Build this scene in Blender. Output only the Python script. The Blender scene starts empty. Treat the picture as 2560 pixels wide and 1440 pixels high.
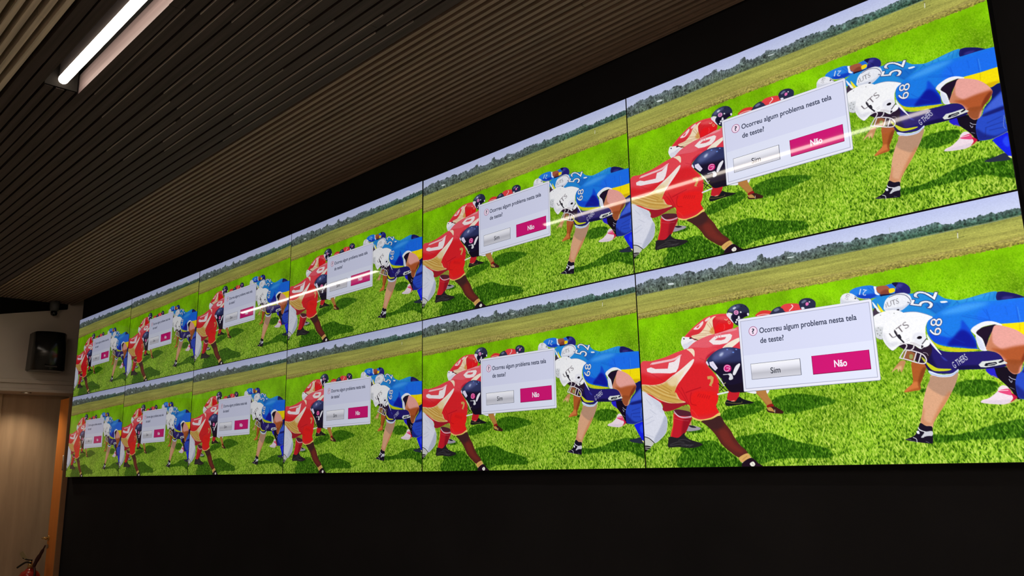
import bpy, bmesh, math, random
import numpy as np
from mathutils import Matrix, Vector

sc = bpy.context.scene
col = sc.collection
FZ = 2.9                                # height of the video wall's top edge above the floor

# ---------------------------------------------------------------- camera
cam_d = bpy.data.cameras.new('camera')
cam = bpy.data.objects.new('camera', cam_d); col.objects.link(cam)
cam_d.sensor_width = 36.0
cam_d.lens = 2019.9966*36.0/2560.0
cam_d.clip_start = 0.02; cam_d.clip_end = 60
right = Vector((0.7072549, 0.7066194, -0.0218991))
down = Vector((-0.1657656, 0.1356426, -0.9767921))
fwd = Vector((-0.6872498, 0.6944711, 0.2130672))
M = Matrix.Identity(4)
for i in range(3):
    M[i][0] = right[i]; M[i][1] = -down[i]; M[i][2] = -fwd[i]
M[0][3], M[1][3], M[2][3] = 7.74326, -2.32722, -1.34359+FZ
cam.matrix_world = M
sc.camera = cam

# ---------------------------------------------------------------- world, view and exposure
w = bpy.data.worlds.new('room_air'); sc.world = w; w.use_nodes = True
w.node_tree.nodes['Background'].inputs[0].default_value = (0.05, 0.045, 0.045, 1)
w.node_tree.nodes['Background'].inputs[1].default_value = 0.0
vs = sc.view_settings
vs.view_transform = 'Standard'; vs.look = 'None'; vs.gamma = 1; vs.use_curve_mapping = False
vs.exposure = 0.0
sc.cycles.use_denoising = True
sc.cycles.use_adaptive_sampling = True; sc.cycles.adaptive_threshold = .04; sc.cycles.adaptive_min_samples = 16
sc.cycles.max_bounces = 4; sc.cycles.diffuse_bounces = 3; sc.cycles.glossy_bounces = 2
sc.cycles.caustics_reflective = False; sc.cycles.caustics_refractive = False
TUBE_POWER = 21.0                       # radiance of the ceiling tubes
SCREEN_GAIN = 1.13                      # radiance of a full white pixel before the cover glass

# ---------------------------------------------------------------- helpers
def obj(name, me, mat=None, parent=None):
    if isinstance(me, bmesh.types.BMesh):
        m = bpy.data.meshes.new(name); me.to_mesh(m); me.free(); me = m
    o = bpy.data.objects.new(name, me); col.objects.link(o)
    if mat is not None and not me.materials: me.materials.append(mat)
    if parent is not None: o.parent = parent
    return o
def thing(name, label, cat, loc=(0, 0, 0), rot=(0, 0, 0), group=None):
    o = bpy.data.objects.new(name, None); col.objects.link(o)
    o.location = loc; o.rotation_euler = rot; o.empty_display_size = .1
    o['label'] = label; o['category'] = cat
    if group: o['group'] = group
    return o
def struct(name, me, mat, label=None):
    o = obj(name, me, mat); o['kind'] = 'structure'
    if label: o['label'] = label
    return o
def bx(bm, a, b, bevel=0.0):
    r = bmesh.ops.create_cube(bm, size=1.0)
    s = Matrix.Diagonal((b[0]-a[0], b[1]-a[1], b[2]-a[2], 1))
    t = Matrix.Translation(((a[0]+b[0])/2, (a[1]+b[1])/2, (a[2]+b[2])/2))
    bmesh.ops.transform(bm, matrix=t @ s, verts=r['verts'])
    if bevel > 0:
        ed = list({e for v in r['verts'] for e in v.link_edges})
        bmesh.ops.bevel(bm, geom=ed, offset=bevel, segments=3, profile=.5, affect='EDGES')
    return bm
def lathe(bm, prof, seg=32, mat4=None):
    """prof: list of (radius, height) round the z axis"""
    rings = []
    for r, z in prof:
        if r < 1e-6: rings.append([bm.verts.new((0, 0, z))])
        else: rings.append([bm.verts.new((r*math.cos(2*math.pi*k/seg), r*math.sin(2*math.pi*k/seg), z)) for k in range(seg)])
    new = [v for q in rings for v in q]
    for A, B in zip(rings[:-1], rings[1:]):
        for k in range(seg):
            a, b = A[k % len(A)], A[(k+1) % len(A)]
            c, d = B[(k+1) % len(B)], B[k % len(B)]
            vs_ = []
            for v in (a, b, c, d):
                if v not in vs_: vs_.append(v)
            if len(vs_) > 2:
                f = bm.faces.new(vs_); f.smooth = True
    if mat4 is not None: bmesh.ops.transform(bm, matrix=mat4, verts=new)
    return bm
def tube(bm, pts, r, seg=12):
    """round rod along a smoothed path"""
    P = [Vector(p) for p in pts]
    if len(P) > 2:
        Q = []
        for i in range(len(P)-1):
            a, b, c, d = P[max(i-1, 0)], P[i], P[i+1], P[min(i+2, len(P)-1)]
            for t in (0, .25, .5, .75):
                Q.append(.5*((2*b)+(c-a)*t+(2*a-5*b+4*c-d)*t*t+(3*b-3*c+d-a)*t**3))
        Q.append(P[-1]); P = Q
    rings = []; n0 = None
    for i, p in enumerate(P):
        t = (P[min(i+1, len(P)-1)]-P[max(i-1, 0)]).normalized()
        if n0 is None: n0 = t.orthogonal().normalized()
        n0 = (n0-t*n0.dot(t)).normalized(); b = t.cross(n0)
        rr = r[i*len(r)//len(P)] if isinstance(r, (list, tuple)) else r
        rings.append([bm.verts.new(p+rr*(n0*math.cos(2*math.pi*k/seg)+b*math.sin(2*math.pi*k/seg))) for k in range(seg)])
    for A, B in zip(rings[:-1], rings[1:]):
        for k in range(seg):
            f = bm.faces.new((A[k], A[(k+1) % seg], B[(k+1) % seg], B[k])); f.smooth = True
    bm.faces.new(rings[0][::-1]); bm.faces.new(rings[-1])
    return bm

# ---------------------------------------------------------------- materials
def mat(name, base, rough=.6, metal=0.0, spec=.5, noise=None, bump=0.0, coat=0.0):
    m = bpy.data.materials.new(name); m.use_nodes = True
    nt = m.node_tree; b = nt.nodes['Principled BSDF']
    b.inputs['Base Color'].default_value = (*base, 1); b.inputs['Roughness'].default_value = rough
    b.inputs['Metallic'].default_value = metal; b.inputs['Specular IOR Level'].default_value = spec
    b.inputs['Coat Weight'].default_value = coat
    if noise:
        sx, sy, sz, amt, detail = noise
        tc = nt.nodes.new('ShaderNodeTexCoord'); mp = nt.nodes.new('ShaderNodeMapping')
        mp.inputs['Scale'].default_value = (sx, sy, sz)
        nz = nt.nodes.new('ShaderNodeTexNoise'); nz.inputs['Scale'].default_value = 1.0; nz.inputs['Detail'].default_value = detail
        rp = nt.nodes.new('ShaderNodeValToRGB')
        rp.color_ramp.elements[0].position = .3; rp.color_ramp.elements[1].position = .7
        rp.color_ramp.elements[0].color = (*[c*(1-amt) for c in base], 1)
        rp.color_ramp.elements[1].color = (*[min(1, c*(1+amt)) for c in base], 1)
        nt.links.new(tc.outputs['Object'], mp.inputs['Vector']); nt.links.new(mp.outputs[0], nz.inputs['Vector'])
        nt.links.new(nz.outputs['Fac'], rp.inputs[0]); nt.links.new(rp.outputs[0], b.inputs['Base Color'])
        if bump:
            bp = nt.nodes.new('ShaderNodeBump'); bp.inputs['Strength'].default_value = bump; bp.inputs['Distance'].default_value = .002
            nt.links.new(nz.outputs['Fac'], bp.inputs['Height']); nt.links.new(bp.outputs[0], b.inputs['Normal'])
    return m
def glow(name, c, power):
    m = bpy.data.materials.new(name); m.use_nodes = True
    b = m.node_tree.nodes['Principled BSDF']
    b.inputs['Base Color'].default_value = (.8, .8, .8, 1)
    b.inputs['Emission Color'].default_value = (*c, 1); b.inputs['Emission Strength'].default_value = power
    return m

M_wall = mat('black_wall_paint', (.0145, .0145, .0165), .85, spec=.08, noise=(3, 3, 3, .12, 4))
M_back = mat('black_backing', (.006, .005, .004), .9, spec=.1)
M_slatA = mat('lit_band_slat', (.70, .58, .47), .55, spec=.3, noise=(1.6, 60, 60, .28, 6))  # the three slat tones carry the ceiling's bright and dim bands of light
M_slatB = mat('shaded_band_slat', (.080, .059, .057), .55, spec=.12, noise=(1.6, 60, 60, .28, 6))
M_slatC = mat('half_lit_band_slat', (.33, .235, .18), .55, spec=.3, noise=(1.6, 60, 60, .25, 6))
M_edge_light = mat('painted_edge_light', (.40, .33, .30), .5, noise=(3, 40, 40, .35, 4))  # pale colour for the lit slivers painted on slat edges
M_beige = mat('beige_paint', (.56, .48, .41), .7, spec=.2, noise=(4, 4, 4, .04, 3))
M_lam = mat('pale_wood_laminate', (.52, .375, .245), .55, spec=.3, noise=(30, 14, 1.6, .13, 5))
M_orange = mat('orange_door_laminate', (.80, .25, .03), .4, noise=(20, 20, 2, .06, 4))
M_jamb = mat('brown_door_jamb', (.30, .15, .07), .5)
M_floor = mat('pale_floor', (.62, .56, .50), .95, spec=.1, noise=(90, 90, 90, .3, 3))
M_plaster = mat('warm_plaster', (.62, .55, .47), .8, spec=.2, noise=(2, 2, 2, .05, 3))
M_bezel = mat('black_bezel', (.006, .006, .007), .35)
M_tube = glow('warm_white_diffuser', (1.0, .87, .74), TUBE_POWER)
M_tube_fill = glow('added_fill_diffuser', (1.0, .87, .74), TUBE_POWER*1.9)  # stronger glow for the unseen tubes added to brighten the room
M_alu = mat('matte_aluminium', (.35, .34, .33), .45, metal=.8)
M_blackp = mat('satin_black_plastic', (.008, .008, .009), .22, spec=.6)
M_grille = mat('black_speaker_grille', (.012, .012, .013), .5)
M_red = mat('red_enamel', (.42, .018, .014), .25, coat=.4)
M_brass = mat('brass', (.62, .42, .16), .3, metal=.9)
M_rubber = mat('dark_red_rubber', (.045, .006, .006), .5)
M_tag = mat('cream_tag', (.60, .52, .30), .6)
M_grey = mat('grey_plastic', (.10, .10, .105), .5)
M_steel = mat('brushed_steel', (.5, .47, .42), .35, metal=.9)

# the display's cover glass over a glowing picture: the coat is the glass, its tint the smoked film
M_scr = bpy.data.materials.new('display_glass'); M_scr.use_nodes = True
nt = M_scr.node_tree; b = nt.nodes['Principled BSDF']
b.inputs['Base Color'].default_value = (.006, .006, .006, 1); b.inputs['Roughness'].default_value = .28
b.inputs['Specular IOR Level'].default_value = .25
b.inputs['Coat Weight'].default_value = 1.0; b.inputs['Coat Roughness'].default_value = .032
b.inputs['Coat IOR'].default_value = 1.40; b.inputs['Coat Tint'].default_value = (.11, .11, .11, 1)
at = nt.nodes.new('ShaderNodeAttribute'); at.attribute_name = 'picture'
nt.links.new(at.outputs['Color'], b.inputs['Emission Color'])
b.inputs['Emission Strength'].default_value = SCREEN_GAIN/.11
M_scr.cycles.emission_sampling = 'NONE'

# ---------------------------------------------------------------- the room
XL, XR, YB = -0.40, 13.0, -6.5          # left end wall, right wall, rear wall
ZC = FZ+0.20                            # underside of the slats
struct('floor', bx(bmesh.new(), (XL-.6, YB-.1, -.1), (XR+.1, .5, 0)), M_floor)
struct('wall_right', bx(bmesh.new(), (XR, YB-.1, 0), (XR+.1, .5, FZ+.45)), M_plaster)
struct('wall_rear', bx(bmesh.new(), (XL-.6, YB-.1, 0), (XR, YB, FZ+.45)), M_plaster)
bm = bmesh.new(); bx(bm, (-.108, .05, 0), (XR, .20, FZ+.42))
struct('wall_front', bm, M_wall, 'matt black wall that carries the video wall')
bm = bmesh.new(); bx(bm, (XL-.6, .20, 0), (XR, .35, FZ+.45))
struct('wall_behind', bm, M_back)
cl = struct('ceiling', bx(bmesh.new(), (XL-.6, YB-.1, FZ+.32), (XR+.1, .35, FZ+.45)), M_back, 'dark ceiling board above the wooden slats')

# slats: three bands of different pitch, all running along the video wall
rs = random.Random(5)
TY = -1.446                             # line of the light tubes
def slats(y0, y1, pitch, width, m, depth=.085, jit=.003, spans=((XL, XR),)):
    bm = bmesh.new(); n = int((y1-y0)/pitch+.01)
    for i in range(n):
        y = y0+(i+.5)*(y1-y0)/n; z = ZC+rs.uniform(0, jit)
        # lengths butt-jointed along the room, each a little off its neighbour
        for xa, xb in spans:
            x = xa; first = rs.uniform(1.2, 3.4)
            while x < xb-.01:
                x2 = min(xb, x+first); first = 3.4
                dz = rs.uniform(-.0008, .0008); dy = rs.uniform(-.0008, .0008)
                bx(bm, (x, y-width/2+dy, z+dz), (x2-.0015, y+width/2+dy, z+dz+depth)); x = x2
    return obj('slat_panel', bm, m, cl)
o = slats(YB, -1.606, .039, .0195, M_slatA); o['label'] = 'wooden slats with dark gaps, brighter light put into their colour'
o = slats(TY+.062, -.664, .050, .041, M_slatB); o['label'] = 'wooden slats with narrow gaps, dimmer light put into their colour'
o = slats(-.664, .046, .030, .0150, M_slatC); o['label'] = 'fine wooden slats beside the black wall, half light put into their colour'

o = slats(-1.604, TY-.063, .0475, .039, M_slatB); o['label'] = 'pair of shade-toned slats on the room side of the light slot'
o = slats(TY-.061, TY+.061, .0406, .032, M_slatB, spans=((XL, .13), (2.54, 4.29), (6.72, 8.44))); o['label'] = 'shade-toned slats closing the light slot between tubes'

# thin pale strips standing in for light caught along the lower edge of some of the dark slats
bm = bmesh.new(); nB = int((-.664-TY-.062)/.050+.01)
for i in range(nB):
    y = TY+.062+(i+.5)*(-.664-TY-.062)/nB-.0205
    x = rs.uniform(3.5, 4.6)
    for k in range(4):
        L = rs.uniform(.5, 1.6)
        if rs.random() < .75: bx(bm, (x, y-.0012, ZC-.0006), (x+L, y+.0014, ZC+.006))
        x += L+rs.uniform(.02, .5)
obj('slat_edge_light', bm, M_edge_light, cl)

# left end wall: painted upper part with a moulding, recessed laminate panel below it
bm = bmesh.new()
bx(bm, (XL-.6, YB, FZ-.51), (XL, .20, FZ+.32))
struct('wall_left', bm, M_beige, 'beige painted upper end wall')
bm = bmesh.new()
bx(bm, (XL-.6, YB, FZ-.545), (XL+.012, .20, FZ-.511), .003)
bx(bm, (XL-.6, YB, FZ-.590), (XL-.008, .20, FZ-.546))
bx(bm, (XL-.6, YB, FZ-.620), (XL+.016, .20, FZ-.591), .004)
struct('trim_1', bm, M_beige, 'stepped beige moulding under the upper end wall')
bm = bmesh.new()
bx(bm, (XL-.6, -.37, 0), (XL-.35, .20, FZ-.621))
struct('wall_left_panel', bm, M_lam, 'recessed pale wood panel lit from above')
bm = bmesh.new(); bx(bm, (XL-.6, YB, 0), (XL-.31, -.371, FZ-.621))
struct('trim_2', bm, M_lam, 'wood pilaster beside the recessed panel')
# sloping black strip standing in for the shade between slats and end wall
bm = bmesh.new()
q = [(-.001, .2), (-.001, .155), (-.42, .075), (-.95, -.035), (-.95, .2)]
va = [bm.verts.new((XL+.001, y, FZ+z)) for y, z in q]; vb = [bm.verts.new((XL+.02, y, FZ+z)) for y, z in q]
bm.faces.new(va); bm.faces.new(vb[::-1])
for k in range(5): bm.faces.new((va[k], vb[k], vb[(k+1) % 5], va[(k+1) % 5]))
bmesh.ops.recalc_face_normals(bm, faces=bm.faces[:])
struct('shade_strip', bm, M_back, 'black sloping strip standing in for shade under the ceiling')

# orange door in line with the black wall
d = struct('door_1', bx(bmesh.new(), (-.396, .02, .02), (-.128, .06, FZ-.68), .002), M_orange, 'narrow orange door beside the black wall')
o = obj('door_jamb', bx(bmesh.new(), (-.127, .01, 0), (-.109, .20, FZ-.67)), M_jamb, d)
bm = bmesh.new()
bx(bm, (-.142, .008, FZ-1.30), (-.124, .0195, FZ-1.19), .002); tube(bm, [(-.132, .010, FZ-1.31), (-.132, .010, FZ-1.18)], .006)
obj('hinge', bm, M_steel, d)
bm = bmesh.new()
lathe(bm, [(0, .002), (.022, .002), (.024, -.004), (.0, -.006)], 20, Matrix.Translation((-.365, .015, FZ-1.885)) @ Matrix.Rotation(math.pi/2, 4, 'X'))
tube(bm, [(-.365, .018, FZ-1.885), (-.365, -.028, FZ-1.885)], .008)
tube(bm, [(-.372, -.028, FZ-1.885), (-.33, -.030, FZ-1.885), (-.262, -.028, FZ-1.888)], .0075)
obj('door_handle', bm, M_brass, d)
bm = bmesh.new(); lathe(bm, [(0, .004), (.016, .004), (.018, -.003), (0, -.004)], 20, Matrix.Translation((-.368, .016, FZ-1.955)) @ Matrix.Rotation(math.pi/2, 4, 'X'))
obj('lock', bm, M_steel, d)

# ---------------------------------------------------------------- ceiling tubes
def linear_light(x0, x1, label, ty=TY, tz=ZC+.012):
    t = thing('linear_light', label, 'ceiling light', (x0, ty, tz), group='light tubes recessed between the ceiling slats')
    L = x1-x0; r = .0185
    prof = [(0, 0)]+[(r*math.sin(a), r-r*math.cos(a)) for a in (.3, .6, .9, 1.2, 1.57)]+[(r, L-r)]+[(r*math.cos(a), L-r+r*math.sin(a)) for a in (.35, .7, 1.0, 1.3)]+[(0, L)]
    bm = lathe(bmesh.new(), prof, 20, Matrix.Translation((0, 0, r)) @ Matrix.Rotation(math.pi/2, 4, 'Y'))
    obj('diffuser', bm, M_tube if ty == TY else M_tube_fill, t)
    bm = bmesh.new(); bx(bm, (0, -.012, r*1.7), (L, .012, .108))
    obj('housing', bm, M_alu, t)
    for e in ((-.012, -.006), (L+.006, L+.012)) if ty == TY else ():
        obj('slot_light_shield', bx(bmesh.new(), (e[0], -.0605, -.008), (e[1], .0605, .108)), M_back, t)  # added black plate, hides the slat ends that the tube lights up
    return t
linear_light(.15, 2.52, 'lit ceiling tube seen only as the left streak mirrored in the displays')
linear_light(8.455, 10.85, 'ceiling tube of the slotted row, beyond the right edge of the picture')
# rows of unseen tubes added for bounce light over the rear right of the room hang just under the slats
for k, (xx, yy) in enumerate(((7.7, -3.6), (10.4, -3.6), (7.7, -4.7), (10.4, -4.7), (7.7, -5.8), (10.4, -5.8))):
    linear_light(xx, xx+2.4, f"added unseen fill tube, {('nearer', 'farther')[k % 2]} end of the {('first', 'second', 'third')[k//2]} row behind the photographer", yy, ZC-.05)
linear_light(4.305, 6.70, 'bright warm white tube set in the slatted ceiling at upper left')

# downlight in the underside of the moulding
t = thing('downlight', 'small round spot recessed under the moulding, washing the wood panel', 'spotlight', (XL-.06, -.25, FZ-.621))
bm = bmesh.new(); lathe(bm, [(.028, 0), (.028, -.006), (.040, -.006), (.042, -.001), (.042, 0)], 28); obj('trim_ring', bm, M_alu, t)
bm = bmesh.new(); lathe(bm, [(0, -.002), (.027, -.002), (.027, -.0005)], 28); obj('lens', bm, glow('spot_lens', (1, .75, .5), 3), t)
sp = bpy.data.lights.new('spot_beam', 'SPOT'); sp.energy = 11.5; sp.color = (1, .79, .56); sp.spot_size = math.radians(130); sp.spot_blend = 1.0; sp.shadow_soft_size = .02
so = bpy.data.objects.new('spot_beam', sp); col.objects.link(so); so.parent = t; so.location = (0, 0, -.012); so.rotation_euler = (0, 0, 0)

# ---------------------------------------------------------------- speaker on the end wall
t = thing('wall_speaker', 'black wall speaker high on the beige end wall, left of the displays', 'speaker', (XL+.16, -.165, FZ-.275), (0, 0, 0))
bm = bmesh.new()
N = 14; hw, hd, hh = .140, .10, .172
pro = [(-.11, -hw), (-.11, hw)]
for k in range(N+1):
    a = math.pi/2-math.pi*k/N
    pro.append((.02+hd*math.cos(a), hw*math.sin(a)))
lo = [bm.verts.new((x, y*1.0, -hh)) for x, y in pro]; hi = [bm.verts.new((x*.94, y*.94, hh)) for x, y in pro]
bm.faces.new(lo); bm.faces.new(hi[::-1])
for k in range(len(pro)): 
    f = bm.faces.new((lo[k], hi[k], hi[(k+1) % len(pro)], lo[(k+1) % len(pro)]))
bmesh.ops.recalc_face_normals(bm, faces=bm.faces[:])
bmesh.ops.bevel(bm, geom=[e for e in bm.edges if abs(e.verts[0].co.z-e.verts[1].co.z) < .01], offset=.008, segments=2, affect='EDGES')
for f in bm.faces: f.smooth = abs(f.normal.z) < .3
obj('cabinet', bm, M_blackp, t)
bm = bmesh.new(); bx(bm, (.095, -.05, -.145), (.1215, .05, -.132), .002); obj('badge_strip', bm, M_grille, t)
bm = bmesh.new(); bx(bm, (-.159, -.05, -.06), (-.105, .05, .06), .004); obj('wall_bracket', bm, M_grey, t)

# ---------------------------------------------------------------- security camera
t = thing('security_camera', 'small grey dome security camera under the slats in the far left corner', 'camera', (XL+.085, -.13, ZC), (0, 0, 0))
bm = bmesh.new(); lathe(bm, [(0, 0), (.040, 0), (.040, -.05), (.033, -.085), (.0, -.088)], 24); obj('mount', bm, M_grey, t)
bm = bmesh.new(); lathe(bm, [(0, -.084), (.024, -.088), (.029, -.105), (.024, -.125), (0, -.134)], 24); obj('dome', bm, M_blackp, t)

# ---------------------------------------------------------------- fire extinguisher
t = thing('fire_extinguisher', 'red fire extinguisher with a brass valve standing by the orange door', 'fire extinguisher', (-.25, -.135, 0))
bm = bmesh.new(); Z = FZ-2.13
lathe(bm, [(0, Z-.50), (.075, Z-.50), (.085, Z-.49), (.085, Z-.07), (.079, Z-.04), (.060, Z-.012), (.034, Z), (.030, Z+.012), (0, Z+.012)], 36)
obj('cylinder', bm, M_red, t)
bm = bmesh.new(); lathe(bm, [(0, 0), (.095, 0), (.095, .02), (.03, .04), (.03, Z-.505), (0, Z-.505)], 32); obj('floor_stand', bm, M_grey, t)
bm = bmesh.new(); lathe(bm, [(0, Z+.010), (.020, Z+.010), (.020, Z+.05), (.013, Z+.055), (.013, Z+.075), (0, Z+.078)], 20); bx(bm, (-.04, -.009, Z+.028), (.045, .009, Z+.046), .003); obj('valve', bm, M_brass, t)
bm = bmesh.new(); tube(bm, [(.02, -.002, Z+.060), (-.03, -.03, Z+.062), (-.085, -.075, Z+.020)], .008); tube(bm, [(.02, .004, Z+.080), (-.03, -.02, Z+.084), (-.06, -.045, Z+.098)], .006); obj('squeeze_handle', bm, M_blackp, t)
bm = bmesh.new(); tube(bm, [(.03, .02, Z+.03), (.045, .035, Z+.08), (.075, .055, Z+.14), (.11, .07, Z+.20)], [.014, .017, .013, .006]); tube(bm, [(.03, .02, Z+.03), (.07, .02, Z-.02), (.095, .0, Z-.12), (.092, -.02, Z-.28)], .010); obj('hose', bm, M_rubber, t)
bm = bmesh.new()
v = [bm.verts.new(c) for c in ((-.055, -.045, Z+.085), (-.082, -.070, Z+.135), (-.052, -.052, Z+.155), (-.020, -.022, Z+.095))]
bm.faces.new(v); bmesh.ops.solidify(bm, geom=bm.faces[:], thickness=.002); obj('tag', bm, M_tag, t)

# ---------------------------------------------------------------- lettering
def text_tris(txt, bold=0.0, fit=True):
    """triangles of a line of text, x 0..1 over its width, y 0..1 over the height of a capital letter"""
    c = bpy.data.curves.new('lettering', 'FONT'); c.body = txt; c.offset = bold; c.resolution_u = 4
    o = bpy.data.objects.new('lettering', c); col.objects.link(o)
    dg = bpy.context.evaluated_depsgraph_get(); dg.update()
    me = o.evaluated_get(dg).to_mesh(); me.calc_loop_triangles()
    v = np.array([q.co[:2] for q in me.vertices]); t = np.array([q.vertices[:] for q in me.loop_triangles])
    o.evaluated_get(dg).to_mesh_clear()
    bpy.data.objects.remove(o); bpy.data.curves.remove(c)
    T = v[t]
    T = T-np.array([v[:, 0].min(), 0])
    T[..., 0] /= (v[:, 0].max()-v[:, 0].min()); T[..., 1] /= CAP
    return T

# ---------------------------------------------------------------- the test picture shown on every display
PW, PH = 1920, 1080
class Paint:
    def __init__(s):
        s.img = np.zeros((PH, PW, 3), np.float32)
        s.last = None
        s.rng = np.random.default_rng(7)
    @staticmethod
    def smooth(p, closed=True):
        p = np.asarray(p, float); n = len(p)
        if n < 3: return p
        out = []
        for i in range(n if closed else n-1):
            if closed: a, b, c, d = p[(i-1) % n], p[i], p[(i+1) % n], p[(i+2) % n]
            else: a, b, c, d = p[max(i-1, 0)], p[i], p[i+1], p[min(i+2, n-1)]
            for t in (0, .2, .4, .6, .8):
                out.append(.5*((2*b)+(c-a)*t+(2*a-5*b+4*c-d)*t*t+(3*b-3*c+d-a)*t**3))
        if not closed: out.append(p[-1])
        return np.array(out)
    @staticmethod
    def box(p, pad):
        x0 = max(0, int(p[:, 0].min()-pad)); x1 = min(PW, int(p[:, 0].max()+pad)+2)
        y0 = max(0, int(p[:, 1].min()-pad)); y1 = min(PH, int(p[:, 1].max()+pad)+2)
        return x0, y0, x1, y1
    @staticmethod
    def fill(p, b):
        x0, y0, x1, y1 = b
        m = np.zeros((y1-y0, x1-x0), np.float32)
        X = np.arange(x0, x1)[None, :]+.5
        q = np.roll(p, -1, 0)
        for sub in (.25, .75):
            mm = np.zeros(m.shape, bool)
            Y = np.arange(y0, y1)+sub
            for (ax, ay), (bx, by) in zip(p, q):
                if ay == by: continue
                lo, hi = min(ay, by), max(ay, by)
                r = np.nonzero((Y >= lo) & (Y < hi))[0]
                if len(r) == 0: continue
                xi = ax+(Y[r]-ay)*(bx-ax)/(by-ay)
                mm[r[0]:r[-1]+1] ^= X < xi[:, None]
            m += mm*.5
        return m
    @staticmethod
    def blur(m, r):
        if r <= 0: return m
        k = max(1, int(round(r*.55)))
        for _ in range(3):
            for ax in (0, 1):
                pad = [(0, 0)]*m.ndim; pad[ax] = (k+1, k)
                c = np.cumsum(np.pad(m, pad, mode='edge'), axis=ax)
                n = m.shape[ax]
                m = (np.take(c, range(2*k+1, 2*k+1+n), ax)-np.take(c, range(0, n), ax))/(2*k+1)
        return m
    def put(s, m, b, col, a=1.0):
        x0, y0, x1, y1 = b
        if x1 <= x0 or y1 <= y0: return
        m = (m*a)[..., None]
        s.img[y0:y1, x0:x1] = s.img[y0:y1, x0:x1]*(1-m)+np.asarray(col, np.float32)/255*m
    def poly(s, col, p, blur=0, a=1, smooth=1, clip=False):
        p = s.smooth(p) if smooth else np.asarray(p, float)
        b = s.box(p, blur*2+2)
        if b[2] <= b[0] or b[3] <= b[1]: return
        m = s.fill(p, b); m = s.blur(m, blur)
        if clip:
            full = np.zeros((PH, PW), np.float32); lb, lm = s.last
            full[lb[1]:lb[3], lb[0]:lb[2]] = lm
            m = m*full[b[1]:b[3], b[0]:b[2]]
        else:
            s.last = (b, m)
        s.put(m, b, col, a)
    def line(s, col, p, w, a=1, blur=0, clip=False):
        p = s.smooth(p, False)
        b = s.box(p, w+blur*2+2)
        if b[2] <= b[0] or b[3] <= b[1]: return
        X, Y = np.meshgrid(np.arange(b[0], b[2])+.5, np.arange(b[1], b[3])+.5)
        d = np.full(X.shape, 1e9)
        for (ax, ay), (bx, by) in zip(p[:-1], p[1:]):
            vx, vy = bx-ax, by-ay; L = vx*vx+vy*vy+1e-9
            t = np.clip(((X-ax)*vx+(Y-ay)*vy)/L, 0, 1)
            d = np.minimum(d, np.hypot(X-ax-t*vx, Y-ay-t*vy))
        m = np.clip(w/2+.5-d, 0, 1).astype(np.float32)
        m = s.blur(m, blur)
        if clip:
            full = np.zeros((PH, PW), np.float32); lb, lm = s.last
            full[lb[1]:lb[3], lb[0]:lb[2]] = lm
            m = m*full[b[1]:b[3], b[0]:b[2]]
        s.put(m, b, col, a)
    def text(s, txt, col, p, lw=0, oc=None):
        T = text_tris(txt)
        O, Xe, Ue = [np.array(q, float) for q in p]
        T = O+T[..., :1]*(Xe-O)+T[..., 1:]*(Ue-O)
        b = s.box(T.reshape(-1, 2), lw+3)
        if b[2] <= b[0] or b[3] <= b[1]: return
        m = np.zeros((b[3]-b[1], b[2]-b[0]), np.float32)
        for t in T: m = np.maximum(m, s.fill(t, b))
        if lw > 0:
            o = m.copy(); k = int(math.ceil(lw))
            for dx in range(-k, k+1):
                for dy in range(-k, k+1):
                    if dx*dx+dy*dy <= lw*lw+.5: o = np.maximum(o, np.roll(np.roll(m, dx, 1), dy, 0))
            s.put(o, b, oc)
        s.put(m, b, col)
    def noise(s, sx, sy, ang=0.0):
        """unit variance noise with an elongated grain"""
        n = s.rng.standard_normal((PH, PW)).astype(np.float32)
        fy = np.fft.fftfreq(PH)[:, None]; fx = np.fft.rfftfreq(PW)[None, :]
        c, q = math.cos(ang), math.sin(ang)
        u = fx*c+fy*q; v = -fx*q+fy*c
        f = np.exp(-2*math.pi**2*((u*sx)**2+(v*sy)**2))
        o = np.fft.irfft2(np.fft.rfft2(n)*f, s=(PH, PW)).astype(np.float32)
        return o/o.std()
    def fbm(s, base):
        return (s.noise(base, base)+.6*s.noise(base/2, base/2)+.35*s.noise(base/4, base/4))/1.25

HOR = [(0,127),(223,124),(395,123),(588,117),(761,117),(1094,117),(1308,116),(1565,112),(1799,110),(1920,105)]
TOP = [(0,60),(42,61),(69,49),(100,39),(129,53),(150,48),(170,41),(209,52),(244,50),(278,44),(302,52),(326,46),(364,48),(395,61),(446,54),(487,52),(509,66),(532,54),(576,56),(588,41),(612,41),(619,59),(637,56),(657,68),(708,68),(746,60),(757,40),(779,37),(792,54),(827,68),(847,64),(879,63),(912,47),(935,57),(972,66),(1041,64),(1079,57),(1150,57),(1217,63),(1253,56),(1297,64),(1361,60),(1423,67),(1503,66),(1550,63),(1603,58),(1636,76),(1672,76),(1748,73),(1811,66),(1854,75),(1898,66),(1920,74)]
L1 = [(0,228),(216,221),(406,214),(584,207),(753,204),(1085,204),(1297,201),(1461,199),(1615,196),(1760,193),(1920,189)]
L2 = [(0,262),(213,258),(448,249),(666,246),(870,241),(1081,240),(1294,235),(1458,229),(1612,226),(1756,224),(1920,220)]

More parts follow.
